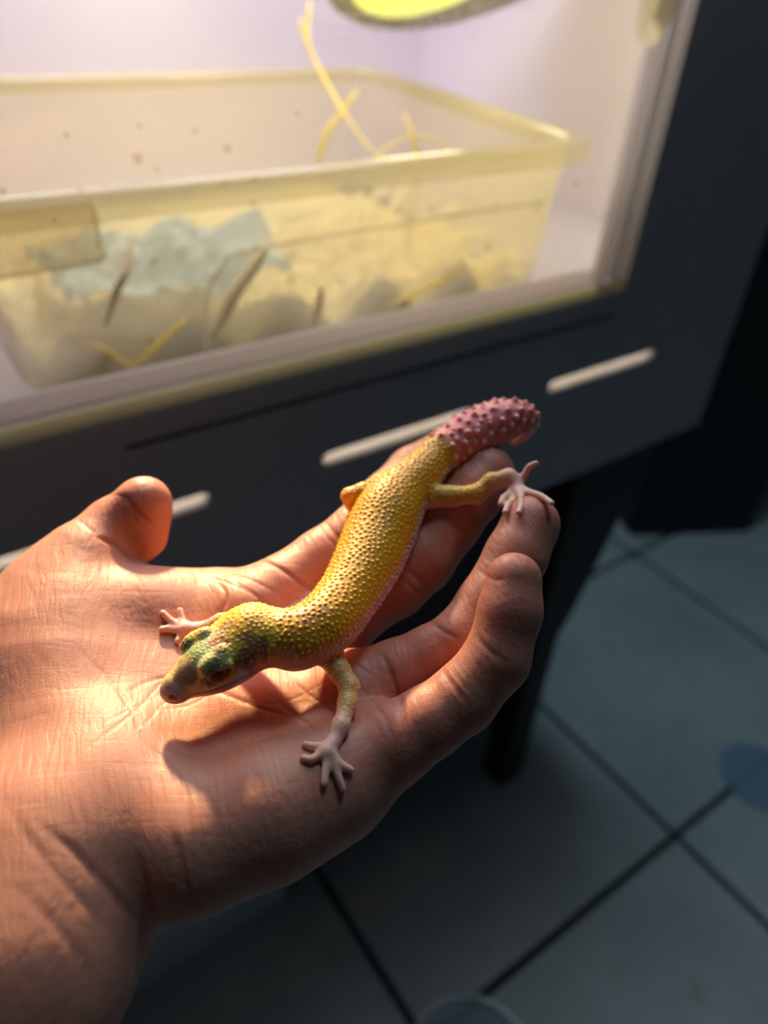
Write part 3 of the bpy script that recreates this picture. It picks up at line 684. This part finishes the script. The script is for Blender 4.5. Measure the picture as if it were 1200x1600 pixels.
# nearest crease sample per vertex, on a coarse hash to stay quick
kd = KDTree(len(cp))
for i, p in enumerate(cp): kd.insert(p, i)
kd.balance()
cell = np.floor(HV/0.003).astype(np.int64); keys = {tuple(c) for c in np.floor(cp/0.003).astype(np.int64)}
near = {(a+i, b_+j, c+k) for a, b_, c in keys for i in (-1, 0, 1) for j in (-1, 0, 1) for k in (-1, 0, 1)}
hk = (cell[:, 0]*73856093) ^ (cell[:, 1]*19349663) ^ (cell[:, 2]*83492791)
nk = np.array([(a*73856093) ^ (b_*19349663) ^ (c*83492791) for a, b_, c in near], dtype=np.int64)
for i in np.nonzero(np.isin(hk, nk))[0]:
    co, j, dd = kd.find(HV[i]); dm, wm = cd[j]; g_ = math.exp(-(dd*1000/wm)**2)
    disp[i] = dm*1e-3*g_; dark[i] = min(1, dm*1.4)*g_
SD = smooth(HV.copy(), HQ, 10)                        # soft large-scale relief helps colour the fingertips
HV2 = HV-Nn*(disp*0.5)[:, None]
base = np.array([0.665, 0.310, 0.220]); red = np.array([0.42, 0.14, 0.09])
col = np.tile(base, (len(HV2), 1))
tips = np.array([fp(*pts[-1])[0] for pts in FING.values()]+[fp(226, 800, 42, 8)[0]]+[fp(*pts[2])[0] for pts in FING.values()])
td = np.min(np.linalg.norm(HV2[:, None, :].astype(np.float32)-tips[None].astype(np.float32), axis=2), axis=1)
blush = np.exp(-(td/0.018)**2)[:, None]*0.50
ox = np.sin(HV2*np.array([95., 120, 110])+np.array([1, 2, .5])).prod(1)[:, None]*0.10+0.10
blush = np.clip(blush+ox, 0, 1); pink = np.array([0.60, 0.185, 0.135])
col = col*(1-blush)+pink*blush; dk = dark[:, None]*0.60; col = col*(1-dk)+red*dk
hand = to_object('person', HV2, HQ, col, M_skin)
tag(hand, 'bare left hand, palm up with curled fingers, holding the gecko', 'person')
bvh = BVHTree.FromPolygons([tuple(v) for v in HV2.tolist()], HQ.tolist())
def nail(pa, pb, r, side, sc=1.0):
    """thin curved shell on the back of a fingertip; side = direction out of the back of the finger"""
    d_ = pb-pa; d_ /= np.linalg.norm(d_); u = side-d_*(side@d_); u /= np.linalg.norm(u); s_ = np.cross(d_, u); mb = MB(); nx, ny = 10, 10
    for L_ in (0, 1):
        for i in range(nx+1):
            for j in range(ny+1):
                a = (i/nx-0.5)*1.75*sc; t = j/ny; rr = r*(1.005-L_*0.08)*(1-0.30*t*t)
                wv = 1-0.25*(t-0.2)**2; mb.v.append(tuple(pb-d_*(r*0.55)+d_*(t*r*1.15)+(u*math.cos(a*wv)+s_*math.sin(a*wv))*rr))
    M_ = (nx+1)*(ny+1)
    for L_ in (0, 1):
        for i in range(nx):
            for j in range(ny):
                f = (i*(ny+1)+j, (i+1)*(ny+1)+j, (i+1)*(ny+1)+j+1, i*(ny+1)+j+1); f = tuple(v+L_*M_ for v in f); mb.f.append(f if L_ == 0 else f[::-1])
    return mb.build('fingernail', M_claw, hand, smooth=True)
for n_, pts in FING.items():
    A, Bq = fp(*pts[-3]), fp(*pts[-1])
    C0 = fp(*pts[1])[0]; chord = C0-Bq[0]; d_ = Bq[0]-A[0]; d_ /= np.linalg.norm(d_); back = -(chord-d_*(chord@d_))
    nail(A[0], Bq[0], Bq[1], back)

# ------------------------------------------------------------------ the gecko
def gp(px, py, dep, r): return at(px, py, dep*1e-3), r*dep*1e-3/FPX
SPINE = [(455, 1003, 181, 38), (482, 992, 183.5, 42), (512, 972, 187, 45), (545, 930, 195, 45), (571, 885, 203.5, 49), (590, 842, 211, 51), (607, 803, 216, 48), (631, 768, 221, 38),
         (657, 741, 225, 31), (679, 717, 229, 27), (699, 702, 231.5, 28.5), (730, 683, 235, 33), (765, 666, 238, 33), (795, 655, 239, 27), (814, 652, 240, 20), (824, 658, 242, 13), (826, 672, 245, 7), (814, 684, 248, 5), (800, 690, 250, 4)]
sp = spline(SPINE, 6); SPW = np.array([at(a, b_, c*1e-3) for a, b_, c, r in sp]); SPR = np.array([r*c*1e-3/FPX for a, b_, c, r in sp])
HO = at(326, 1030, 0.1765); TIP = at(266, 1087, 0.1705); OCC = at(415, 992, 0.1815)
hf = TIP-OCC; hf /= np.linalg.norm(hf); up0 = np.array([-0.10, 0.0, 1.0]); hu = up0-hf*(up0@hf); hu /= np.linalg.norm(hu); hs = np.cross(hf, hu)
HAX = np.array([hf, hs, hu])
def hl(f, s_, u): return HO+(hf*f+hs*s_+hu*u)*1e-3
def hell(c, r, k, cut=False): return ell(hl(*c), HAX, np.array(r)*1e-3, k*1e-3, cut)
def proj(P):
    v = P-CAMPOS; return 600+FPX*(v@RT)/(v@FW), 800-FPX*(v@UP)/(v@FW)
def toe(pts, r0, r1, lift=0.75, free=None):
    out = []
    for i, p in enumerate(spline(pts, 3)):
        s_ = surf(p[0], p[1]); d_ = (s_-lift*1e-3) if s_ is not None else None
        if free is not None: d_ = free[0]+(free[1]-free[0])*i/(3*(len(pts)-1)); d_ *= 1e-3
        out.append((at(p[0], p[1], d_), (r0+(r1-r0)*i/(3*(len(pts)-1)))*1e-3))
    out[-1] = (out[-1][0], out[-1][1]*1.15)
    return chain(out, 0.0004)
def build_gecko():
    body = chain(list(zip(SPW, SPR)), 0.0015)
    head = [hell((-9.5, 0, -0.6), (9.4, 8.7, 6.0), 3), hell((-2.0, 0, -0.8), (9, 7.0, 5.2), 3), cone(hl(1.5, 0, -1.4), hl(8.8, 0, -2.4), .0056, .0038, .003),
            hell((9.7, 0, -2.6), (3.5, 3.2, 2.3), 2.0), hell((-5.0, 0, -4.4), (12, 7.8, 3.6), 2.5),
            cone(hl(-13, 0, -0.6), SPW[1], .0066, SPR[1], .004)]
    for s_ in (-1, 1):
        head += [hell((0.0, 4.6*s_, 2.9), (4.2, 2.4, 2.5), 1.0), hell((-2.4, 3.9*s_, 4.2), (1.9, 1.6, 1.5), 0.8), hell((0.8, 7.2*s_, 1.0), (3.3, 2.4, 1.9), 0.4, True),
                 cone(hl(-2.6, 6.9*s_, 2.3), hl(3.4, 6.0*s_, 2.5), .0009, .0007, .0006), cone(hl(-2.4, 7.1*s_, -1.3), hl(3.6, 6.0*s_, -1.3), .0008, .0007, .0008),
                 hell((-13.0, 7.4*s_, -1.0), (0.7, 1.2, 1.3), 0.4, True), hell((11.4, 2.5*s_, -1.2), (0.5, 0.6, 0.45), 0.25, True)]
    legs = []
    def leg(pts, k=0.0016): return chain([gp(*p) for p in pts], k)
    fr = leg([(498, 1000, 185.5, 24), (512, 1022, 184.5, 19), (530, 1048, 182.5, 16.5), (546, 1073, 179.5, 15), (543, 1100, 176, 14), (532, 1135, 170.5, 13), (521, 1160, 167.6, 11.5)])
    hr = leg([(640, 768, 221, 28), (668, 774, 221, 20), (705, 776, 220, 16), (744, 772, 218, 14), (768, 753, 218, 13), (795, 746, 217, 13), (804, 757, 216, 13)])
    hlg = leg([(630, 750, 221, 24), (595, 760, 220, 18), (566, 771, 219.5, 15), (547, 776, 219.5, 13), (552, 788, 221, 11), (560, 798, 222.5, 9)])
    fl = leg([(462, 975, 185.5, 22), (425, 968, 190, 16), (388, 962, 195, 15), (345, 972, 199, 12), (310, 985, 199, 11), (292, 983, 199, 12)])
    feet = [fr+toe([(521, 1158), (512, 1174)], 1.7, 1.5, 1.1)]
    for t in ([(512, 1170), (498, 1166), (488, 1166), (477, 1163)], [(510, 1175), (495, 1182), (486, 1187), (474, 1184)], [(511, 1176), (510, 1195), (508, 1210), (507, 1224)],
              [(514, 1176), (522, 1195), (529, 1215), (535, 1232)], [(517, 1174), (528, 1190), (537, 1197), (548, 1203)]): feet.append(toe(t, 0.95, 0.72))
    feet.append(fl)
    for t in ([(290, 980), (275, 975), (265, 968), (255, 958)], [(288, 985), (272, 984), (262, 982), (253, 983)], [(293, 978), (286, 972), (283, 963), (281, 954)],
              [(290, 986), (282, 995), (278, 1002)]): feet.append(toe(t, 0.95, 0.80))
    feet.append(hr)
    fo = 224
    feet.append(toe([(808, 752), (818, 745), (826, 730), (838, 723)], 1.3, 0.6, free=(217, 215)))
    feet.append(toe([(808, 760), (825, 769), (845, 775), (862, 786)], 1.3, 0.75, free=(216, 203)))
    feet.append(toe([(803, 762), (795, 772), (787, 778), (782, 787)], 1.2, 0.75, free=(216, 210)))
    feet.append(toe([(805, 764), (803, 780), (794, 790), (789, 800)], 1.2, 0.75, free=(215, 206)))
    feet.append(toe([(808, 764), (814, 776), (814, 790), (810, 801)], 1.2, 0.75, free=(214, 202.5)))
    feet.append(hlg)
    for t in ([(560, 796), (550, 800), (545, 808)], [(562, 798), (556, 808), (553, 818)]): feet.append(toe(t, 0.95, 0.75))
    allp = body+head+[p for g_ in feet for p in g_]
    F = Field(allp, 0.00032, 0.002)
    for p in body: F.put(p, F.F)
    for p in head: F.put(p, F.F)
    for g_ in feet: F.group(g_, 0.0012)
    V, Q = F.mesh(); V = smooth(V, Q, 1); V, Q = subdivide(V, Q); V = smooth(V, Q, 2)
    return V, Q
GV, GQ = build_gecko()
GN = normals(GV, GQ)
f32 = GV.astype(np.float32); near_i = np.zeros(len(GV), int); near_d = np.full(len(GV), 9.0)
for i, p in enumerate(SPW):
    d_ = np.linalg.norm(f32-p.astype(np.float32), axis=1)-0.35*SPR[i]; c_ = d_ < near_d; near_d[c_] = d_[c_]; near_i[c_] = i
tail0 = 6*9.4
UPV = np.array([-0.28, -0.05, 1.0]); UPV /= np.linalg.norm(UPV)
dist_spine = np.linalg.norm(GV-SPW[near_i], axis=1)
HL = (GV-HO)@HAX.T*1000                                # head coordinates in mm
is_head = (HL[:, 0] > -17) & (np.abs(HL[:, 1]) < 9.6) & (HL[:, 2] > -7.5) & (HL[:, 2] < 8)
on_body = (dist_spine < SPR[near_i]*1.22+0.0004) & ~is_head
is_leg = ~on_body & ~is_head
ti = near_i.astype(float); tailf = np.clip((ti-tail0)/3.5, 0, 1)*on_body
TG = np.gradient(SPW, axis=0); TG /= np.linalg.norm(TG, axis=1, keepdims=True)
upl = UPV-TG*(TG@UPV)[:, None]; upl /= np.linalg.norm(upl, axis=1, keepdims=True)
dors = np.einsum('ij,ij->i', GN, upl[near_i]); dors[is_head] = GN[is_head]@hu
cols = np.zeros((len(GV), 3))
def L(*c): return np.array(c)
def mixc(a, b_, t): return a*(1-t[:, None])+b_*t[:, None]
t_d = np.clip((dors+0.18)/0.35, 0, 1)
nz = np.sin(GV[:, 0]*900+1.3*np.sin(GV[:, 1]*700))*np.sin(GV[:, 1]*820+GV[:, 2]*500)*0.5+0.5
bcol = mixc(np.tile(L(.80, .39, .005), (len(GV), 1)), L(.64, .34, .010), np.clip((dors-0.55)*2.2, 0, 1)*0.9)
bcol = mixc(bcol, L(.52, .19, .02), np.clip((10-ti)/10, 0, 1)*0.4)
bcol = mixc(bcol, L(.86, .38, .03), np.clip(1-np.abs(ti-50)/8, 0, 1)*0.7)
bel = mixc(np.tile(L(.70, .36, .32), (len(GV), 1)), L(.60, .40, .38), np.clip((ti-8)/20, 0, 1)*(1-tailf))
bcol = mixc(bel, bcol, t_d)
tcol = mixc(np.tile(L(1.0, .27, .27), (len(GV), 1)), L(.95, .34, .12), np.clip((ti-13.6*6)/8, 0, 1)*0.6)
cols[:] = mixc(bcol, tcol, tailf)
lf = np.clip((GN@UPV+0.1)/0.5, 0, 1)
feetp = np.array([at(512, 1170, .1675), at(290, 982, .199), at(806, 762, .216), at(556, 800, .222)])
fd = np.min(np.linalg.norm(GV[:, None]-feetp[None], axis=2), axis=1)
ff = np.clip((fd-0.0035)/0.009, 0, 1)
toep = np.array([at(838, 722, .215), at(826, 735, .216), at(862, 786, .203), at(845, 775, .207), at(828, 770, .212), at(789, 800, .207), at(810, 800, .203), at(535, 1232, .163), at(548, 1203, .165), at(474, 1184, .167), at(507, 1224, .163), at(255, 958, .2), at(253, 983, .2), at(281, 954, .2)])
td_ = np.min(np.linalg.norm(GV[:, None]-toep[None], axis=2), axis=1); ff = np.minimum(ff, np.clip((td_-0.0035)/0.003, 0, 1))
lcol = mixc(np.tile(L(.92, .54, .47), (len(GV), 1)), L(.84, .48, .12), lf*ff*0.85)
lhind = np.linalg.norm(GV-at(560, 770, .2195), axis=1) < 0.009
lcol[lhind] = mixc(lcol[lhind], L(.92, .40, .03), np.full(lhind.sum(), .8))
hz = np.exp(-(np.linalg.norm(GV-at(720, 772, .220), axis=1)/0.016)**4)*np.clip((td_-0.006)/0.004, 0, 1)*np.clip((GN@UPV+0.35)/0.4, 0, 1)
lcol = mixc(lcol, L(.80, .47, .05), hz*0.85)
cols[is_leg] = lcol[is_leg]
h = mixc(np.tile(L(.72, .34, .24), (len(GV), 1)), L(.84, .54, .06), np.clip((dors+0.05)/0.4, 0, 1))
h = mixc(h, L(.80, .58, .26), np.clip((HL[:, 0]-1)/4, 0, 1)*np.clip((dors+0.1)/0.3, 0, 1))
cols[is_head] = h[is_head]
gb = BVHTree.FromPolygons([tuple(v) for v in GV[:, :].tolist()], GQ.tolist())
def gsurf(px, py):
    r = ray(px, py); hit = gb.ray_cast(Vector(CAMPOS), Vector(r/np.linalg.norm(r)), 1.0)
    return None if hit[0] is None else np.array(hit[0])
PATCH = [(290, 1052, 2.6, .30, .13, .08, .85), (283, 1062, 2.0, .34, .16, .09, .7), (313, 1012, 3.6, .20, .27, .11, .85), (340, 1028, 3.4, .20, .26, .10, .85), (325, 1020, 3.6, .24, .26, .13, .6),
         (291, 1008, 1.7, .10, .09, .04, .8), (334, 1037, 1.9, .09, .08, .04, .7), (318, 1003, 1.2, .14, .12, .06, .6), (342, 1003, 2.0, .27, .11, .06, .85), (340, 1010, 1.6, .27, .11, .06, .7), (355, 975, 1.8, .33, .13, .04, .85),
         (397, 972, 1.8, .5, .25, .05, .5), (403, 1015, 2.8, .23, .09, .05, .9), (396, 1026, 2.6, .23, .09, .05, .85), (410, 1028, 2.2, .25, .10, .05, .8), (376, 1034, 2.7, .20, .08, .05, .85), (384, 994, 1.6, .30, .13, .06, .8), (393, 1001, 1.6, .3, .13, .06, .7),
         (366, 1013, 1.6, .72, .60, .12, .8), (352, 985, 1.8, .62, .5, .3, .4), (332, 990, 2.0, .55, .45, .33, .6), (380, 1060, 2.2, .74, .62, .64, .9), (368, 1064, 1.6, .74, .62, .64, .7), (325, 1066, 2.2, .30, .12, .05, .6),
         (262, 1090, 3.2, .66, .42, .44, .9), (285, 1098, 2.6, .66, .40, .42, .85), (305, 1092, 2.6, .62, .42, .42, .8), (325, 1080, 2.4, .60, .42, .42, .7), (350, 1078, 2.4, .66, .36, .34, .6), (274, 1091, 0.6, .65, .03, .05, 1.0),
         (265, 1070, 1.3, .3, .13, .08, .6), (480, 962, 2.6, .38, .14, .01, .85), (497, 955, 2.2, .38, .14, .01, .6), (445, 1035, 4.2, .86, .40, .22, .8), (420, 1048, 3.0, .85, .42, .25, .7), (395, 1065, 2.5, .78, .34, .22, .7),
         (330, 1052, 1.0, .12, .05, .03, .6)]
for px, py, r, a, b_, c, st_ in PATCH:
    P = gsurf(px, py)
    if P is None: continue
    wob = 1+0.22*np.sin(GV[:, 0]*1600+py)+0.22*np.sin(GV[:, 1]*1500+px)
    d_ = np.linalg.norm(GV-P, axis=1)*1000*wob; wgt = np.clip((r*1.15-d_)/(r*0.35), 0, 1)*st_*(is_head | on_body)
    if a < 0.35: gn = 1.95 if b_ > a else 1.45; a, b_, c = a*gn+0.03, b_*gn+0.03, c*gn+0.015
    cols = mixc(cols, L(a, b_, c), wgt)
# tubercles: raised beads, small and dense on the body, large and sparse in rings on the tail
kdg = KDTree(len(GV))
lo = GV.min(0)
def beads(mask, spacing, r, hgt, light, amount, seed, jitter=0.15):
    ids = np.nonzero(mask)[0]; rs = np.random.default_rng(seed); rs.shuffle(ids); ids = ids[:60000]
    grid = {}; pts = []
    for i in ids:
        p = GV[i]; key = tuple((p//spacing).astype(int)); ok = True
        for a in (-1, 0, 1):
            for b_ in (-1, 0, 1):
                for c in (-1, 0, 1):
                    for j in grid.get((key[0]+a, key[1]+b_, key[2]+c), ()):
                        q = GV[j]; 
                        if (p[0]-q[0])**2+(p[1]-q[1])**2+(p[2]-q[2])**2 < spacing*spacing: ok = False; break
                    if not ok: break
                if not ok: break
            if not ok: break
        if ok: grid.setdefault(key, []).append(i); pts.append(i)
    return pts
def raise_beads(pts, r, hgt, light, amount):
    global cols
    kd = KDTree(len(pts)); rad = []
    for n_, i in enumerate(pts): kd.insert(GV[i], n_)
    kd.balance()
    rv = np.random.default_rng(5).uniform(0.8, 1.2, len(pts))
    P = GV[pts]; cs = r*1.6; hs_ = set()
    cc = np.floor(P/cs).astype(np.int64)
    for a in (-1, 0, 1):
        for b_ in (-1, 0, 1):
            for c in (-1, 0, 1): q = cc+np.array([a, b_, c]); hs_.update(((q[:, 0]*73856093) ^ (q[:, 1]*19349663) ^ (q[:, 2]*83492791)).tolist())
    cv = np.floor(GV/cs).astype(np.int64); hv = (cv[:, 0]*73856093) ^ (cv[:, 1]*19349663) ^ (cv[:, 2]*83492791)
    cand = np.nonzero(np.isin(hv, np.fromiter(hs_, np.int64)))[0]
    dsp = np.zeros(len(GV)); wt = np.zeros(len(GV))
    for i in cand:
        co, j, dd = kd.find(GV[i]); x = dd/(r*rv[j])
        if x < 1.5: dsp[i] = hgt*rv[j]*math.exp(-2.2*x*x); wt[i] = math.exp(-2.5*x*x)
    cols = mixc(cols, light, wt*amount); return dsp
GV0 = GV.copy(); tot = np.zeros(len(GV))
body_m = on_body & (dors > 0.0) & (tailf < 0.3); side_m = on_body & (dors <= 0.0) & (dors > -0.45) & (tailf < 0.3) & (ti > 6)
bm = beads(body_m, 0.00128, 0, 0, 0, 0, 1); tot += raise_beads(bm, 0.00052, 0.00032, L(.88, .58, .06), .55)
sm_ = beads(side_m, 0.00112, 0, 0, 0, 0, 2); tot += raise_beads(sm_, 0.00050, 0.00042, L(.92, .86, .92), .95)
tm = beads(on_body & (tailf >= 0.3) & (dors > -0.5) & (ti < 15.2*6), 0.0029, 0, 0, 0, 0, 3); tot += raise_beads(tm, 0.00105, 0.00095, L(.98, .68, .52), .70)
t2 = beads(on_body & (tailf >= 0.5) & (dors > 0.70) & (ti < 14*6), 0.0040, 0, 0, 0, 0, 8); tot += raise_beads(t2, 0.0013, 0.0005, L(.90, .50, .25), .5)
hm = beads(is_head & (dors > 0.05) & (HL[:, 0] < -3), 0.00112, 0, 0, 0, 0, 4); tot += raise_beads(hm, 0.00046, 0.00018, L(.86, .70, .14), .28)
h2 = beads(is_head & (dors > 0.2) & (HL[:, 0] >= -3) & (HL[:, 0] < 4), 0.0009, 0, 0, 0, 0, 6); tot += raise_beads(h2, 0.00038, 0.00012, L(.62, .60, .25), .35)
lm = beads(is_leg & (lf > 0.6) & (ff > 0.35), 0.00125, 0, 0, 0, 0, 5); tot += raise_beads(lm, 0.00044, 0.00016, L(.85, .62, .34), .35)
# mouth line along the snout
ml = np.abs(HL[:, 2]+3.0+0.10*np.maximum(0, -HL[:, 0]))/0.22; mm = is_head & (HL[:, 0] > -7) & (ml < 3)
ms = np.exp(-ml*ml)*mm; tot -= ms*0.00022; cols = mixc(cols, L(.35, .13, .12), ms*0.7)
GV = GV0+GN*tot[:, None]
gecko = to_object('leopard_gecko', GV, GQ, np.clip(cols, 0, 1), M_gecko)
tag(gecko, 'yellow-orange juvenile leopard gecko with a pink knobbly tail, lying across the open hand', 'gecko')
for s_ in (-1, 1):
    c = hl(0.7, 5.0*s_, 0.8); mb = MB(); prof = [(0.0029*math.sin(a), -0.0029*math.cos(a)) for a in np.linspace(0.02, math.pi-0.02, 18)]
    ax = hs*s_; mb.lathe(prof, (c, hf, np.cross(ax, hf), ax), 28)
    e_ = mb.build('eye', M_eye, gecko, smooth=True)
def claw(px, py, d_, dx, dy):
    a = at(px, py, d_*1e-3); b_ = at(px+dx, py+dy, d_*1e-3-0.0003); mb = MB(); mb.tube([a, a*0.5+b_*0.5+UP*0.0002, b_], [0.0004, 0.0003, 0.00008], 8); mb.build('claw', M_claw, gecko, smooth=True)
claw(838, 723, 215, 5, 3)
print('eye', proj(hl(0.7, 7, .8)), proj(hl(0.7, -7, .8)));print('brows', proj(hl(0.2, 4.3, 3.5)), proj(hl(0.2, -4.3, 3.5)), 'tip', proj(hl(13.5, 0, -2.2)), 'occ', proj(hl(-17, 0, 2)), 'verts', len(GV), len(HV))
